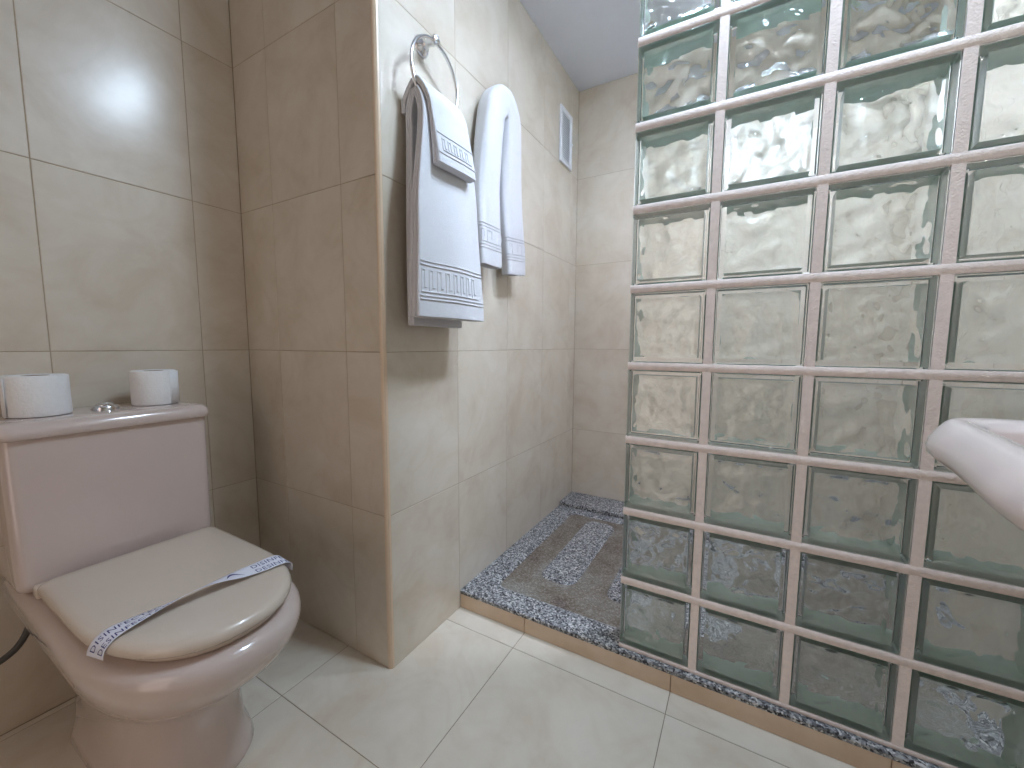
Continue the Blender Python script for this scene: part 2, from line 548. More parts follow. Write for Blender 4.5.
gmeshes = [glass_block_mesh('glass_block', 1.7 + 5.3 * k, 8.2 - 2.9 * k) for k in range(3)]
for c in range(NC):
    for r in range(NR):
        o = bpy.data.objects.new('glass_block', gmeshes[(c + 2 * r) % 3]); COL.objects.link(o)
        o.parent = part
        o.location = (0.0005 + BW / 2 + PX * c, BD / 2, 0.0012 + MJ / 2 + BH / 2 + PZ * r)
# mortar: one bar under every course and one upright between every two blocks
XW = XR - XE - 0.002
for r in range(NR + 1):
    z0 = 0.0012 + PZ * r - MJ / 2; z1 = z0 + MJ
    if r == 0: z0 = 0.0006
    link('bed_joint', box_mesh('bed_joint', (0.0, -0.0006, z0 + 0.0002), (XW, BD + 0.0006, z1 - 0.0002), 0.0004, 1), M_MORTAR, part)
jm = None
for c in range(1, NC + 1):
    for r in range(NR):
        if jm is None:
            jm = box_mesh('head_joint', (-MJ / 2 + 0.0003, -0.0006, -BH / 2 - 0.0002), (MJ / 2 - 0.0003, BD + 0.0006, BH / 2 + 0.0002))
            jm.materials.append(M_MORTAR)
        if c == NC: continue
        link('head_joint', jm, None, part, (BW + MJ / 2 + PX * (c - 1) + 0.0005, 0, 0.0012 + MJ / 2 + BH / 2 + PZ * r))
x_end = BW + PX * (NC - 1) + 0.001
if XW - x_end > 0.004:
    link('wall_joint', box_mesh('wall_joint', (x_end, 0.0024, 0.0006 + MJ), (XW, BD - 0.0024, PZ * NR)), M_MORTAR, part)

# ------------------------------------------------------------------ ceiling lamps and the added shower fill
for i, (lx, ly, lk, lc) in enumerate(LAMPS):
    L = empty('ceiling_downlight', (lx, ly, ZC))
    tag(L, ('round ceiling downlight before the glass blocks, nearer the towel wall', 'round ceiling downlight before the glass blocks, nearer the washbasin wall', 'added white can-shaped fill downlight inside the shower')[i], 'ceiling light', 'round ceiling downlights')
    if i < 2:
        link('bezel', lathe('bezel', [(0.104, -0.0005), (0.104, -0.009), (0.096, -0.015), (0.0865, -0.013), (0.086, -0.0008)], 48), M_CHROME, L)
        lens = [(0.0855, -0.009), (0.0855, -0.0135), (0.081, -0.021), (0.068, -0.0285), (0.047, -0.034), (0.024, -0.037), (0.0005, -0.038)]
    else:
        link('can', lathe('can', [(0.097, -0.0005), (0.097, -0.066), (0.094, -0.071), (0.0885, -0.069), (0.087, -0.0008)], 48), M_VENT, L)  # added shower fill: deep can keeps its light off the upper walls
        lens = [(0.0860, -0.0030), (0.083, -0.0055), (0.055, -0.0072), (0.0005, -0.0075)]
    link('lens', lathe('lens', lens, 32, cap0=False), lamp_material(lk, lc), L)

# ------------------------------------------------------------------ toilet
TC = 0.345   # centre line y
toilet = empty('toilet', (-1.15, TC, 0))
tag(toilet, 'dusty pink-beige ceramic toilet with closed lid beside the return wall', 'toilet')
tO = Vector(toilet.location)


def d_outline(xb, xf, hw, nose, y_c=0.0, z=0.0, n=48, rb=0.02, pw=2.3):
    """D plan: straight back at xb, parallel sides, superellipse nose of given length, at height z (toilet-local)"""
    pts = []
    xs = xf - nose
    m = n // 2
    for k in range(m + 1):
        a = -math.pi / 2 + math.pi * k / m
        ca, sa = math.cos(a), math.sin(a)
        px = xs + nose * (abs(ca) ** (2 / pw)); py = hw * (abs(sa) ** (2 / pw)) * (1 if sa >= 0 else -1)
        pts.append((px - tO.x, py, z))
    q = n - m - 1
    # back with rounded corners, from +hw to -hw
    seg = []
    for k in range(5):
        a = math.radians(90 + 90 * k / 4)
        seg.append((xb + rb + rb * math.cos(a), hw - rb + rb * math.sin(a)))
    seg += [(xb, (hw - rb) * (1 - 2 * k / 6)) for k in range(1, 6)]
    for k in range(5):
        a = math.radians(180 + 90 * k / 4)
        seg.append((xb + rb + rb * math.cos(a), -hw + rb + rb * math.sin(a)))
    pts += [(x - tO.x, y, z) for x, y in seg]
    return pts


# pan
lv = [  # z, back x, front x, half width, nose length, back radius
    (0.000, -1.345, -0.905, 0.118, 0.130, 0.06), (0.010, -1.345, -0.900, 0.121, 0.130, 0.06), (0.030, -1.34, -0.905, 0.117, 0.130, 0.06),
    (0.060, -1.335, -0.918, 0.110, 0.130, 0.06), (0.12, -1.335, -0.922, 0.107, 0.130, 0.06), (0.18, -1.335, -0.905, 0.110, 0.140, 0.06),
    (0.215, -1.345, -0.885, 0.115, 0.150, 0.05), (0.245, -1.36, -0.840, 0.130, 0.185, 0.05), (0.276, -1.38, -0.785, 0.148, 0.225, 0.04), (0.305, -1.405, -0.750, 0.160, 0.245, 0.035), (0.330, -1.42, -0.730, 0.168, 0.255, 0.03),
    (0.350, -1.43, -0.718, 0.172, 0.26, 0.03), (0.370, -1.435, -0.714, 0.173, 0.26, 0.03), (0.384, -1.435, -0.717, 0.170, 0.257, 0.03), (0.393, -1.433, -0.726, 0.163, 0.25, 0.03), (0.397, -1.43, -0.738, 0.152, 0.245, 0.03)]
rings = [d_outline(b0, f0, hw, no, 0, z, rb=rb) for z, b0, f0, hw, no, rb in lv]
link('pan', loft('pan', rings), M_PORC, toilet)
# seat ring (closed under the lid) and lid
seat_lv = [(0.3975, 0.020), (0.400, 0.014), (0.405, 0.012), (0.4115, 0.013), (0.4135, 0.018)]
lid_lv = [(0.4125, 0.010), (0.4135, 0.004), (0.4175, 0.0005), (0.424, 0.0), (0.430, 0.0020), (0.4345, 0.0065), (0.437, 0.014), (0.4385, 0.032), (0.4395, 0.065)]
XL0, XLF, HL, NOSE = -1.215, -0.730, 0.158, 0.245
link('seat', loft('seat', [d_outline(XL0 + i, XLF - i, HL - i, NOSE, 0, z, rb=0.02) for z, i in seat_lv]), M_SEAT, toilet)
link('lid', loft('lid', [d_outline(XL0 + i, XLF - i, HL - i, NOSE - i * 0.6, 0, z, rb=0.02) for z, i in lid_lv]), M_SEAT, toilet)
for s in (-1, 1):
    link('hinge', box_mesh('hinge', (-1.243 - tO.x, s * 0.135 - 0.022, 0.3965), (-1.213 - tO.x, s * 0.135 + 0.022, 0.421), 0.006, 3), M_SEAT, toilet)
# cistern
hwc = 0.176
def rrect(x0, x1, hw, z, r, n=8):
    out = []
    for cx_, cy_, a0 in ((x1 - r, -hw + r, -90), (x1 - r, hw - r, 0), (x0 + r, hw - r, 90), (x0 + r, -hw + r, 180)):
        for k in range(n + 1):
            t = math.radians(a0 + 90 * k / n); out.append((cx_ + r * math.cos(t) - tO.x, cy_ + r * math.sin(t), z))
    return out
cx0 = X1 + 0.008
rings = [rrect(cx0 + 0.01, -1.262, hwc - 0.014, 0.3975, 0.02), rrect(cx0, -1.250, hwc - 0.004, 0.404, 0.022), rrect(cx0, -1.2465, hwc - 0.002, 0.414, 0.022), rrect(cx0, -1.246, hwc - 0.002, 0.420, 0.022), rrect(cx0, -1.246, hwc - 0.001, 0.43, 0.022),
         rrect(cx0, -1.246, hwc, 0.56, 0.022), rrect(cx0, -1.246, hwc + 0.001, 0.7205, 0.022)]
me = loft('cistern', rings)
link('cistern', me, M_PORC, toilet)
rings = [rrect(cx0 + 0.001, -1.240, hwc + 0.003, 0.7215, 0.024), rrect(cx0 - 0.001, -1.236, hwc + 0.007, 0.724, 0.026), rrect(cx0 - 0.001, -1.235, hwc + 0.008, 0.736, 0.026),
         rrect(cx0, -1.238, hwc + 0.005, 0.746, 0.024), rrect(cx0 + 0.002, -1.245, hwc - 0.001, 0.7525, 0.022), rrect(cx0 + 0.008, -1.257, hwc - 0.012, 0.7555, 0.02), rrect(cx0 + 0.03, -1.28, hwc - 0.03, 0.7565, 0.02)]
lidc = link('cistern_lid', loft('cistern_lid', rings), M_PORC, toilet)
btn = link('flush_button', lathe('flush_button', [(0.026, 0.0), (0.026, 0.005), (0.023, 0.009), (0.018, 0.0095), (0.0175, 0.005), (0.017, 0.011), (0.013, 0.0145), (0.004, 0.0155)], 36), M_CHROME, lidc, (-1.352 - tO.x, 0.006, 0.7563))
# base fixing cap
for s in (-1, 1):
    link('floor_bolt_cap', lathe('floor_bolt_cap', [(0.011, 0), (0.011, 0.006), (0.007, 0.011), (0.001, 0.012)], 16), M_SEAT, toilet, (-1.08 - tO.x, s * 0.128, 0.001))

# flexible water hose and its angle valve at the wall
hose = tube('supply_hose', spline([(X1 + 0.012, 0.055, 0.25), (X1 + 0.06, 0.06, 0.235), (X1 + 0.12, 0.10, 0.23), (X1 + 0.135, 0.17, 0.26), (X1 + 0.12, 0.205, 0.33), (X1 + 0.11, 0.21, 0.41)], 40), 0.0065, 10)
hs = link('supply_hose', hose, M_HOSE)
tag(hs, 'thin dark grey water hose curving under the cistern', 'hose')

# ------------------------------------------------------------------ paper hygiene band on the lid
BANDX = -0.872
band_path = []       # (y, z, tilt) across the lid and down over both edges
ctrl = [(-0.1560, 0.412, -0.35), (-0.1545, 0.421, -0.3), (-0.148, 0.4325, -0.2), (-0.132, 0.4425, -0.05), (-0.105, 0.4465, 0.18), (-0.06, 0.4505, 0.50), (-0.02, 0.4535, 0.58), (0.02, 0.4520, 0.34), (0.055, 0.4485, 0.0), (0.095, 0.4460, -0.2), (0.123, 0.4455, -0.25), (0.140, 0.4425, -0.2), (0.1505, 0.433, 0.0), (0.1495, 0.417, 0.0)]
bp = spline([(y, z, t) for y, z, t in ctrl], 90)
LEN = [0.0]
for i in range(1, len(bp)):
    LEN.append(LEN[-1] + math.hypot(bp[i].x - bp[i - 1].x, bp[i].y - bp[i - 1].y))
BWID = 0.038
band = empty('hygiene_band', (BANDX, TC, 0.4355))
tag(band, 'white paper hygiene band with blue print across the toilet lid', 'paper band')


def band_at(s, t, off=0.0):
    """s along the band 0..LEN, t across -0.5..0.5 (plus = towards the cistern)"""
    s = max(0.0, min(LEN[-1] - 1e-6, s))
    i = max(k for k in range(len(LEN)) if LEN[k] <= s); i = min(i, len(bp) - 2)
    f = (s - LEN[i]) / (LEN[i + 1] - LEN[i])
    p = bp[i].lerp(bp[i + 1], f)
    d = (bp[i + 1] - bp[i]); tang = Vector((0, d.x, d.y)).normalized()
    nrm = Vector((-1, 0, 0)).cross(tang) * -1
    if nrm.z < 0 and abs(tang.y) > 0.5: nrm = -nrm
    nrm = Vector((0, -tang.z, tang.y))
    acr = Vector((-1, 0, 0)) * math.cos(p.z) + nrm * (-math.sin(p.z)) * 0.8
    n2 = tang.cross(acr).normalized()
    if n2.dot(nrm) < 0: n2 = -n2
    skew = 0.018 * (s / LEN[-1] - 0.5)
    q = Vector((skew, p.x, p.y - 0.4355)) + acr * (t * BWID) + n2 * off
    return q


vs, fs = [], []
NS, NT = 100, 6
for i in range(NS + 1):
    for j in range(NT + 1):
        vs.append(band_at(LEN[-1] * i / NS, j / NT - 0.5))
for i in range(NS):
    for j in range(NT):
        a = i * (NT + 1) + j
        fs.append((a, a + 1, a + NT + 2, a + NT + 1))
me = pydata('strip', vs, fs, True)
strip = link('strip', me, M_BAND, band)
so = strip.modifiers.new('t', 'SOLIDIFY'); so.thickness = 0.0003; so.offset = 0.0


def text_mesh(txt, size):
    cu = bpy.data.curves.new('txt', 'FONT'); cu.body = txt; cu.size = size; cu.resolution_u = 2
    cu.space_character = 1.08
    o = bpy.data.objects.new('txt', cu); COL.objects.link(o)
    dg = bpy.context.evaluated_depsgraph_get(); dg.update()
    me = bpy.data.meshes.new_from_object(o.evaluated_get(dg))
    bpy.data.objects.remove(o); bpy.data.curves.remove(cu)
    bm = bmesh.new(); bm.from_mesh(me)
    bmesh.ops.triangulate(bm, faces=bm.faces)
    bm.to_mesh(me); bm.free()
    return me


def print_on_band(txt, s0, t0, size, name):
    me = text_mesh(txt, size)
    for v in me.vertices:
        v.co = band_at(s0 + v.co.x * 1.05, t0 + v.co.y / BWID, 0.0005)
    me.materials.clear()
    link(name, me, M_INK, strip)


def s_of(y):
    return min(range(len(bp)), key=lambda k: abs(bp[k].x - y) + (0 if 0 < k < len(bp) else 1)) and LEN[min(range(8, len(bp) - 8), key=lambda k: abs(bp[k].x - y))]


print_on_band('DISINFE', s_of(0.080), 0.06, 0.0165, 'lettering')
print_on_band('DESINFE', s_of(0.080), -0.42, 0.0165, 'lettering')
print_on_band('DISINFECTED', 0.006, 0.06, 0.0150, 'lettering')
print_on_band('DESINFECTADO', 0.006, -0.42, 0.0150, 'lettering')
# small swoosh emblem in the middle
sm = s_of(0.046)
vs, fs = [], []
for k in range(13):
    u = k / 12
    c = (u - 0.5) * 0.030; arch = 0.010 * math.sin(u * math.pi * 1.5 - 0.5); hw = 0.0036 * math.sin(math.pi * min(1, u * 1.05)) + 0.0003
    vs += [band_at(sm + c, (arch + hw) / BWID, 0.0005), band_at(sm + c, (arch - hw) / BWID, 0.0005)]
for k in range(12):
    fs.append((2 * k, 2 * k + 1, 2 * k + 3, 2 * k + 2))
link('emblem', pydata('emblem', vs, fs), M_INK, strip)

# ------------------------------------------------------------------ toilet rolls
def roll(loc, rad, hgt, rotz, tilt, label, seed):
    e = empty('toilet_roll', loc); e.rotation_euler = (tilt[0], tilt[1], rotz)
    tag(e, label, 'toilet paper', 'toilet rolls on the cistern')
    seg = 72; rings = []
    prof = [(0.0225, 0.0005), (rad - 0.004, 0.0), (rad - 0.0012, 0.001), (rad, 0.004), (rad, hgt * 0.35), (rad, hgt * 0.7), (rad, hgt - 0.004), (rad - 0.0012, hgt - 0.001), (rad - 0.004, hgt), (0.034, hgt - 0.0004), (0.0225, hgt - 0.001)]
    for r, h in prof:
        ring = []
        for i in range(seg):
            a = 2 * math.pi * i / seg
            k = 1 + (0.022 * noise.noise(Vector((math.cos(a) * 1.4, math.sin(a) * 1.4, h * 14 + seed))) if r > 0.03 else 0)
            ring.append((r * k * math.cos(a), r * k * math.sin(a), h))
        rings.append(ring)
    rings.append(rings[0])
    me = loft('paper', rings, True, False, False); me.set_sharp_from_angle(angle=math.radians(45))
    p = link('paper', me, M_PAPER, e)
    link('core', lathe('core', [(0.0224, 0.001), (0.0224, hgt - 0.0015), (0.0208, hgt - 0.0015), (0.0208, 0.001), (0.0224, 0.001)], 32, cap0=False, cap1=False), M_CARD, e)
    # loose end of the outer sheet
    vs, fs = [], []
    for i in range(9):
        a = math.radians(-150 + 5.0 * i); rr = rad * 1.012 + 0.0028 * (i / 8) ** 2
        vs += [(rr * math.cos(a), rr * math.sin(a), 0.002), (rr * math.cos(a), rr * math.sin(a), hgt - 0.002)]
    for i in range(8): fs.append((2 * i, 2 * i + 2, 2 * i + 3, 2 * i + 1))
    s_ = link('loose_sheet', pydata('loose_sheet', vs, fs, True), M_PAPER, p)
    sd = s_.modifiers.new('t', 'SOLIDIFY'); sd.thickness = 0.0006


roll((-1.352, 0.449, 0.7570), 0.0470, 0.089, 3.0, (0, 0), 'white toilet roll at the return wall end of the cistern lid', 2.0)
roll((-1.352, 0.244, 0.7572), 0.0505, 0.089, 0.75, (0.0, 0.0), 'slightly crumpled white toilet roll at the left end of the cistern', 9.0)

# ------------------------------------------------------------------ towel ring
RX, RY, RZ, RR = X3 + 0.052, 0.910, 1.633, 0.094
tring = empty('towel_ring', (X3, RY, RZ + RR))
tag(tring, 'chrome towel ring on the wall carrying the bath towel', 'towel ring')
link('rosette', lathe('rosette', [(0.027, 0.0), (0.027, 0.004), (0.022, 0.010), (0.014, 0.013), (0.010, 0.018), (0.009, 0.034), (0.012, 0.040), (0.013, 0.052), (0.010, 0.060), (0.003, 0.063)], 32, 'X'), M_CHROME, tring, (0, 0, 0.006))
pts = [(0.052, RR * math.sin(2 * math.pi * k / 72), -RR + RR * math.cos(2 * math.pi * k / 72)) for k in range(72)]
link('ring', tube('ring', pts, 0.0048, 12, True), M_CHROME, tring)


# ------------------------------------------------------------------ towels
class Drape:
    """a thick folded towel: a path in the x-z plane swept across y, with its own edges"""
    def __init__(s, path, n, hfun, ylfun, yrfun, ripple, layers=2, lead=0.0):
        s.p = spline([(a, 0, c) for a, c in path], n); s.n = n
        s.L = [0.0]
        for i in range(1, n): s.L.append(s.L[-1] + (s.p[i] - s.p[i - 1]).length)
        s.len = s.L[-1]; s.h, s.yl, s.yr, s.rip, s.layers = hfun, ylfun, yrfun, ripple, layers

    def frame(s, l):
        l = max(0.0, min(s.len - 1e-6, l))
        i = 0
        lo, hi = 0, s.n - 1
        while hi - lo > 1:
            mid = (lo + hi) // 2
            if s.L[mid] <= l: lo = mid
            else: hi = mid
        f = (l - s.L[lo]) / (s.L[hi] - s.L[lo])
        p = s.p[lo].lerp(s.p[hi], f)
        a = s.p[max(0, lo - 1)]; b_ = s.p[min(s.n - 1, hi + 1)]
        t = (b_ - a).normalized()
        return p, t, Vector((-t.z, 0, t.x))    # left-hand normal

    def at(s, l, t, off):
        """t across -1..1 ; off along the outward normal measured from the middle sheet"""
        p, tg, nn = s.frame(l)
        yl, yr = s.yl(l / s.len), s.yr(l / s.len)
        y = (yl + yr) / 2 + t * (yr - yl) / 2
        return Vector((p.x, y, p.z)) + nn * (off + s.rip(l / s.len, t))

    def mesh(s, name):
        rings = []
        ks = 14
        def ring(l, sc, wsc):
            r = []
            hh = s.h(l / s.len) * sc
            yl, yr = s.yl(l / s.len), s.yr(l / s.len); half = (yr - yl) / 2
            e = hh / s.layers                       # radius of one fold
            cut = e / half if half else 0
            for k in range(ks + 1):                 # outer side left -> right
                t = (-1 + 2 * k / ks) * (1 - cut) * wsc
                r.append(s.at(l, t, hh))
            for q in range(s.layers):               # right edge, lobes
                c0 = hh - e - 2 * e * q
                for k in range(1, 8):
                    a = math.pi / 2 - math.pi * k / 8
                    r.append(s.at(l, ((1 - cut) + cut * math.cos(a)) * wsc, c0 + e * math.sin(a)))
            for k in range(ks + 1):
                t = (1 - 2 * k / ks) * (1 - cut) * wsc
                r.append(s.at(l, t, -hh))
            for q in range(s.layers):
                c0 = -hh + e + 2 * e * q
                for k in range(1, 8):
                    a = -math.pi / 2 + math.pi * k / 8
                    r.append(s.at(l, (-(1 - cut) - cut * math.cos(a)) * wsc, c0 + e * math.sin(a)))
            return r
        m = 80
        for i in range(m + 1):
            l = s.len * i / m
            if i == 0 or i == m:
                for q in ((0.45, 0.985), (0.85, 0.995)) if i == 0 else ((1.0, 1.0), (0.85, 0.995), (0.45, 0.985)):
                    rings.append(ring(l, *q))
                if i == 0: rings.append(ring(l + 0.004, 1, 1))
            else:
                rings.append(ring(l, 1, 1))
        return loft(name, rings)

    def ribbon(s, strokes, wid, side, raise_=0.0016, hfac=1.0):
        """raised woven lines; strokes = lists of (l, y-fraction t) points; one mesh"""
        vs, fs = [], []
        for st in strokes:
            # resample
            P = []
            for a, b_ in zip(st[:-1], st[1:]):
                for k in range(8): P.append((a[0] + (b_[0] - a[0]) * k / 8, a[1] + (b_[1] - a[1]) * k / 8))
            P.append(st[-1])
            for a, b_ in zip(P[:-1], P[1:]):
                half = (s.yr(a[0] / s.len) - s.yl(a[0] / s.len)) / 2
                d = Vector((b_[0] - a[0], (b_[1] - a[1]) * half)); 
                if d.length < 1e-7: continue
                d.normalize(); n_v = Vector((-d.y, d.x)) * wid / 2; ext = d * wid * 0.5
                base = len(vs)
                for (q, sg) in ((a, -1), (b_, 1)):
                    hh = s.h(q[0] / s.len)
                    for m_, up in ((-1, -0.0008), (-0.6, raise_), (0.6, raise_), (1, -0.0008)):
                        l = q[0] + n_v.x * m_ + ext.x * sg * 0.3; t = q[1] + (n_v.y * m_ + ext.y * sg * 0.3) / half
                        vs.append(s.at(l, max(-0.985, min(0.985, t)), side * (hh + up)))
                for k in range(3):
                    fs.append((base + k, base + k + 1, base + 5 + k, base + 4 + k))
        me = pydata('woven_border', vs, fs, True)
        return me


def meander(l0, l1, period_t, t0, t1):
    """greek key strokes between path lengths l0..l1"""
    out = []; t = t0
    q = (l1 - l0)
    while t + period_t <= t1 + 1e-6:
        a = t; p = period_t
        out.append([(l1, a), (l0, a), (l0, a + 0.42 * p), (l1 - 0.22 * q, a + 0.42 * p), (l1 - 0.22 * q, a + 0.62 * p)])
        out.append([(l1, a + 0.22 * p), (l1, a + p)])
        out.append([(l1, a), (l1, a + 0.22 * p)])
        t += period_t
    return out


def smooth(a, b_, x):
    t = max(0.0, min(1.0, (x - a) / (b_ - a))); return t * t * (3 - 2 * t)


# bath towel: over the bottom of the ring, long on both sides
TOPZ = RZ - RR + 0.012
path = [(-0.786, 0.968), (-0.787, 1.10), (-0.788, 1.30), (-0.788, 1.46), (-0.787, 1.525), (RX, TOPZ + 0.018), (-0.745, 1.525), (-0.738, 1.46), (-0.731, 1.30), (-0.726, 1.10), (-0.722, 0.988)]
yl_b = lambda f: 0.824 - 0.044 * smooth(0.5, 0.8, f) - 0.012 * smooth(0.8, 1.0, f) - 0.006 * smooth(0.5, 0.2, f)
yr_b = lambda f: 1.000 + 0.040 * smooth(0.5, 0.72, f) + 0.010 * smooth(0.75, 1, f) + 0.03 * smooth(0.5, 0.25, f)
hb = lambda f: 0.0112 + 0.009 * smooth(0.62, 1.0, f)
rip_b = lambda f, t: (0.006 * math.sin(2.6 * t + 0.9) * smooth(0.55, 0.95, f)) + 0.002 * math.sin(5 * t + 9 * f)
bath = empty('bath_towel', (RX, 0.91, 0.965))
tag(bath, 'large white bath towel with embossed key border hanging from the chrome ring', 'towel', 'white hotel towels on the tiled wall')
D1 = Drape(path, 120, hb, yl_b, yr_b, rip_b, layers=3)
o = link('cloth', D1.mesh('cloth'), M_TOWEL, bath); o.matrix_parent_inverse = Matrix.Translation(-Vector(bath.location))
Lf = D1.len
sgn = 1 if D1.frame(Lf * 0.9)[2].x > 0 else -1
st = meander(Lf - 0.118, Lf - 0.062, 0.21, -0.93, 0.95)
for l in (Lf - 0.140, Lf - 0.130, Lf - 0.052, Lf - 0.043): st.append([(l, -0.96), (l, -0.3), (l, 0.3), (l, 0.96)])
o2 = link('woven_border', D1.ribbon(st, 0.0042, sgn, 0.0022), M_TOWEL, o)
o2.location = (0, 0, 0)

# face towel over the same ring, lying on the bath towel
path = [(-0.8085, 1.520), (-0.8080, 1.535), (-0.8055, 1.553), (RX, TOPZ + 0.043), (-0.730, 1.550), (-0.718, 1.50), (-0.710, 1.44), (-0.704, 1.380)]
yl_f = lambda f: 0.826 + 0.004 * smooth(0.3, 0.6, f) + 0.006 * smooth(0.55, 1, f)
yr_f = lambda f: 0.985 + 0.002 * smooth(0.4, 0.7, f) + 0.004 * smooth(0.55, 1, f)
hf = lambda f: 0.0072 + 0.0055 * smooth(0.6, 1, f)
rip_f = lambda f, t: 0.003 * math.sin(2.2 * t + 0.4) * smooth(0.5, 1, f)
yl_f2 = lambda f: yl_f(f)
face = empty('face_towel', (RX, 0.91, 1.38))
tag(face, 'small white face towel laid over the bath towel on the ring', 'towel', 'white hotel towels on the tiled wall')
D2 = Drape(path, 90, hf, yl_f2, yr_f, rip_f, layers=2)
o = link('cloth', D2.mesh('cloth'), M_TOWEL, face); o.matrix_parent_inverse = Matrix.Translation(-Vector(face.location))
Lf = D2.len
sgn = 1 if D2.frame(Lf * 0.9)[2].x > 0 else -1
st = meander(Lf - 0.062, Lf - 0.034, 0.30, -0.75, 0.78)
for l in (Lf - 0.074, Lf - 0.024): st.append([(l, -0.95), (l, -0.3), (l, 0.3), (l, 0.95)])
link('woven_border', D2.ribbon(st, 0.0034, sgn, 0.002), M_TOWEL, o)

# hand towel: folded lengthwise, hung over a wall hook so two tails hang side by side
hook = empty('towel_hook', (X3, 1.259, 1.713))
tag(hook, 'small chrome wall hook hidden under the hand towel', 'hook')
link('plate', lathe('plate', [(0.019, 0.0), (0.019, 0.003), (0.014, 0.007), (0.007, 0.009)], 24, 'X'), M_CHROME, hook)
link('peg', tube('peg', spline([(0.006, 0, 0), (0.03, 0, -0.002), (0.050, 0, 0.004), (0.058, 0, 0.018)], 14), 0.0055, 10), M_CHROME, hook)

hand = empty('hand_towel', (-0.765, 1.259, 1.17))
tag(hand, 'narrow white hand towel folded over a hook, two tails side by side', 'towel', 'white hotel towels on the tiled wall')
HP = spline([(1.165, 0, 1.180), (1.166, 0, 1.30), (1.177, 0, 1.50), (1.190, 0, 1.64), (1.205, 0, 1.705), (1.252, 0, 1.740), (1.299, 0, 1.713), (1.312, 0, 1.64), (1.322, 0, 1.50), (1.338, 0, 1.30), (1.350, 0, 1.178)], 110)
HL_ = [0.0]
for i in range(1, 110): HL_.append(HL_[-1] + (HP[i] - HP[i - 1]).length)


def hand_at(l, a, extra=0.0, thick=1.0, wide=1.0):
    l = max(0, min(HL_[-1] - 1e-6, l))
    i = max(0, min(108, sum(1 for q in HL_ if q <= l) - 1))
    f = (l - HL_[i]) / (HL_[i + 1] - HL_[i]); p = HP[i].lerp(HP[i + 1], f)
    tg = (HP[min(109, i + 2)] - HP[max(0, i - 1)]).normalized(); nn = Vector((-tg.z, 0, tg.x))
    fr = l / HL_[-1]
    mid = 1 - abs(2 * fr - 1)                       # 0 at the ends, 1 over the hook
    hw = 0.060 - 0.012 * smooth(0.55, 0.95, mid)
    if fr > 0.5: hw += 0.006
    th = 0.0235 + 0.012 * smooth(0.4, 1.0, mid)
    ca, sa = math.cos(a), math.sin(a)
    px = abs(sa) ** 0.55 * (1 if sa >= 0 else -1); pw_ = abs(ca) ** 0.6 * (1 if ca >= 0 else -1)
    fold = 0.14 * math.sin(3 * a + 2.2 * fr * 6) * (1 - 0.6 * mid) + 0.07 * noise.noise(Vector((ca * 2.3, sa * 2.3, l * 5)))
    xo = (th * thick * (1 + fold) + extra) * px
    lat = (hw * wide * (1 + 0.35 * fold) + extra) * pw_
    xc = -0.777 + 0.012 * smooth(0.5, 0.0, mid) * (1 if fr < 0.5 else 0.4) + 0.006 * mid
    q = Vector((0, p.x, p.z)) + Vector((0, nn.x, nn.z)) * lat
    return Vector((max(xc + xo, X3 + 0.003), q.y, q.z))


rings = []
seg = 48
mN = 110
for i in range(mN + 1):
    l = HL_[-1] * i / mN
    def rg(l, k1, k2): return [hand_at(l, 2 * math.pi * k / seg, 0, k1, k2) for k in range(seg)]
    if i == 0:
        rings += [rg(0.035, 0.55, 0.80), rg(0.004, 0.80, 0.93), rg(0.0, 0.95, 0.99)]
    elif i == mN:
        e = HL_[-1]
        rings += [rg(e, 0.95, 0.99), rg(e - 0.004, 0.80, 0.93), rg(e - 0.035, 0.55, 0.80)]
    else: rings.append(rg(l, 1, 1))
me = loft('cloth', rings)
o = link('cloth', me, M_TOWEL, hand); o.matrix_parent_inverse = Matrix.Translation(-Vector(hand.location))
# woven bands round both tails
vs, fs = [], []
def hand_stroke(P, wid=0.0036):
    Q = []
    for a, b_ in zip(P[:-1], P[1:]):
        for k in range(10): Q.append((a[0] + (b_[0] - a[0]) * k / 10, a[1] + (b_[1] - a[1]) * k / 10))
    Q.append(P[-1])
    for a, b_ in zip(Q[:-1], Q[1:]):
        dl, da = b_[0] - a[0], (b_[1] - a[1]) * 0.045
        ln = math.hypot(dl, da)
        if ln < 1e-7: continue
        nl, na = -da / ln * wid / 2, dl / ln * wid / 2 / 0.045
        base = len(vs)
        for q in (a, b_):
            for m_, up in ((-1, -0.001), (-0.6, 0.0016), (0.6, 0.0016), (1, -0.001)):
                vs.append(hand_at(q[0] + nl * m_, q[1] + na * m_, up))
        for k in range(3): fs.append((base + k, base + k + 1, base + 5 + k, base + 4 + k))
for (e, d) in ((0.0, 1), (HL_[-1], -1)):
    vs.clear(); fs.clear()
    lo_, hi_ = 0.15, math.pi - 0.15
    for k in (0.052, 0.062, 0.118, 0.128):
        hand_stroke([(e + d * k, lo_), (e + d * k, math.pi / 2), (e + d * k, hi_)])
    for k in range(3):
        a0 = 0.45 + 0.75 * k
        hand_stroke([(e + d * 0.072, a0), (e + d * 0.108, a0), (e + d * 0.108, a0 + 0.34), (e + d * 0.084, a0 + 0.34)])
        hand_stroke([(e + d * 0.072, a0), (e + d * 0.072, a0 + 0.75)])
    link('woven_border', pydata('woven_border', vs, fs, True), M_TOWEL, o)

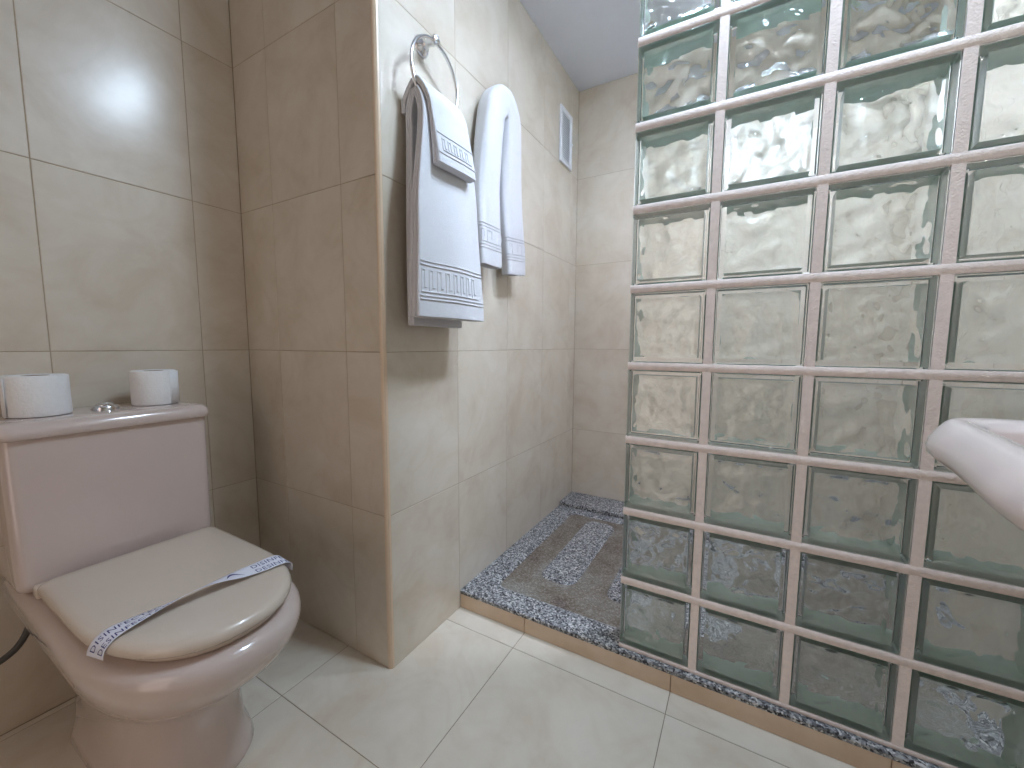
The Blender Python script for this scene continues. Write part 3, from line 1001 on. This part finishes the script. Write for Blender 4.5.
# ------------------------------------------------------------------ vent grille
VY0, VY1, VZ0, VZ1 = 1.862, 2.004, 1.795, 2.050
vent = empty('vent_grille', (X3, (VY0 + VY1) / 2, VZ0))
tag(vent, 'white louvred plastic vent grille high on the towel wall', 'vent')
hy, hz = (VY1 - VY0) / 2, VZ1 - VZ0
fw = 0.022
def vb(name, lo, hi, material, bev=0.0, parent=vent): return link(name, box_mesh(name, lo, hi, bev), material, parent)
vb('back_plate', (0.0004, -hy + 0.004, 0.004), (0.002, hy - 0.004, hz - 0.004), M_DUCT)
bm_parts = [((0.0005, -hy, 0), (0.011, -hy + fw, hz)), ((0.0005, hy - fw, 0), (0.011, hy, hz)), ((0.0005, -hy + fw, 0), (0.011, hy - fw, fw)), ((0.0005, -hy + fw, hz - fw), (0.011, hy - fw, hz))]
for lo, hi in bm_parts: vb('frame_bar', lo, hi, M_VENT, 0.0015)
sm_ = None
ns = 20
for k in range(ns):
    z = fw + (hz - 2 * fw) * (k + 0.5) / ns
    if sm_ is None:
        a = 0.0044
        sm_ = pydata('louvre', [(0.0045, -hy + fw, a), (0.0080, -hy + fw, -a), (0.0080, hy - fw, -a), (0.0045, hy - fw, a), (0.0045, -hy + fw, a + 0.0012), (0.0080, -hy + fw, -a + 0.0012), (0.0080, hy - fw, -a + 0.0012), (0.0045, hy - fw, a + 0.0012)],
                     [(0, 1, 2, 3), (7, 6, 5, 4), (1, 5, 6, 2), (0, 3, 7, 4), (0, 4, 5, 1), (3, 2, 6, 7)])
        fix_normals(sm_); sm_.materials.append(M_VENT)
    link('louvre', sm_, None, vent, (0, 0, z))
link('slider_knob', lathe('slider_knob', [(0.006, 0.0105), (0.006, 0.015), (0.004, 0.018), (0.001, 0.0185)], 16, 'X'), M_VENT, vent, (0, hy - fw / 2, hz * 0.47))

# ------------------------------------------------------------------ washbasin
basin = empty('washbasin', (XR, 0.52, 0))
tag(basin, 'pale pink ceramic washbasin jutting in at the right edge before the glass blocks', 'washbasin')
bO = Vector(basin.location)
bo = spline([(XR - 0.004, 0.842, 0), (0.42, 0.840, 0), (0.335, 0.832, 0), (0.282, 0.820, 0), (0.256, 0.797, 0), (0.2475, 0.752, 0), (0.244, 0.690, 0), (0.234, 0.604, 0), (0.226, 0.539, 0), (0.224, 0.47, 0), (0.228, 0.40, 0), (0.236, 0.33, 0), (0.248, 0.25, 0), (0.282, 0.222, 0), (0.34, 0.208, 0), (0.42, 0.200, 0), (XR - 0.004, 0.198, 0)], 90)
nb = []
for i in range(len(bo)):
    t = (bo[min(i + 1, len(bo) - 1)] - bo[max(i - 1, 0)]).normalized()
    nn = Vector((t.y, -t.x, 0))
    if nn.dot(bo[i] - Vector((0.42, 0.52, 0))) < 0: nn = -nn
    nb.append(nn)


def bring(z, d, pull=0.0):
    r = []
    c = Vector((0.40, 0.52, 0))
    for p, n_v in zip(bo, nb):
        q = p + n_v * d
        if pull: q = q.lerp(c, pull)
        x = min(q.x, XR - 0.003) if d > -0.03 and not pull else q.x
        r.append((x - bO.x, q.y - bO.y, z))
    return r


def inner(z, k, back=0.09):
    """bowl outline: shrunk about the bowl centre"""
    r = []
    for p in bo:
        x = 0.365 + (min(p.x, XR - back) - 0.365) * k; y = 0.52 + (p.y - 0.52) * k
        r.append((x - bO.x, y - bO.y, z))
    return r


rings = [inner(0.706, 0.12), inner(0.707, 0.30), inner(0.713, 0.5), inner(0.730, 0.64), inner(0.757, 0.73), inner(0.785, 0.78), inner(0.804, 0.805), inner(0.812, 0.825), bring(0.8155, -0.016), bring(0.8165, -0.008), bring(0.8155, -0.002), bring(0.811, 0.004), bring(0.800, 0.012), bring(0.788, 0.018), bring(0.777, 0.021), bring(0.768, 0.019), bring(0.759, 0.010), bring(0.753, -0.004)]
rings += [bring(0.744, 0.0, 0.10), bring(0.728, 0, 0.22), bring(0.710, 0, 0.38), bring(0.690, 0, 0.58)]
me = loft('bowl', rings, True, True, True)
link('bowl', me, M_BASIN, basin)
ped = []
for z, a, c in ((0.0, 0.105, 0.11), (0.02, 0.10, 0.105), (0.10, 0.08, 0.088), (0.40, 0.075, 0.082), (0.60, 0.085, 0.098), (0.70, 0.095, 0.115)):
    ped.append([(0.405 - bO.x + a * math.cos(2 * math.pi * k / 40), c * math.sin(2 * math.pi * k / 40), z) for k in range(40)])
link('pedestal', loft('pedestal', ped), M_BASIN, basin)
link('drain', lathe('drain', [(0.024, 0.7075), (0.022, 0.7105), (0.012, 0.709), (0.002, 0.709)], 28), M_CHROME, basin, (0.365 - bO.x, 0, 0))
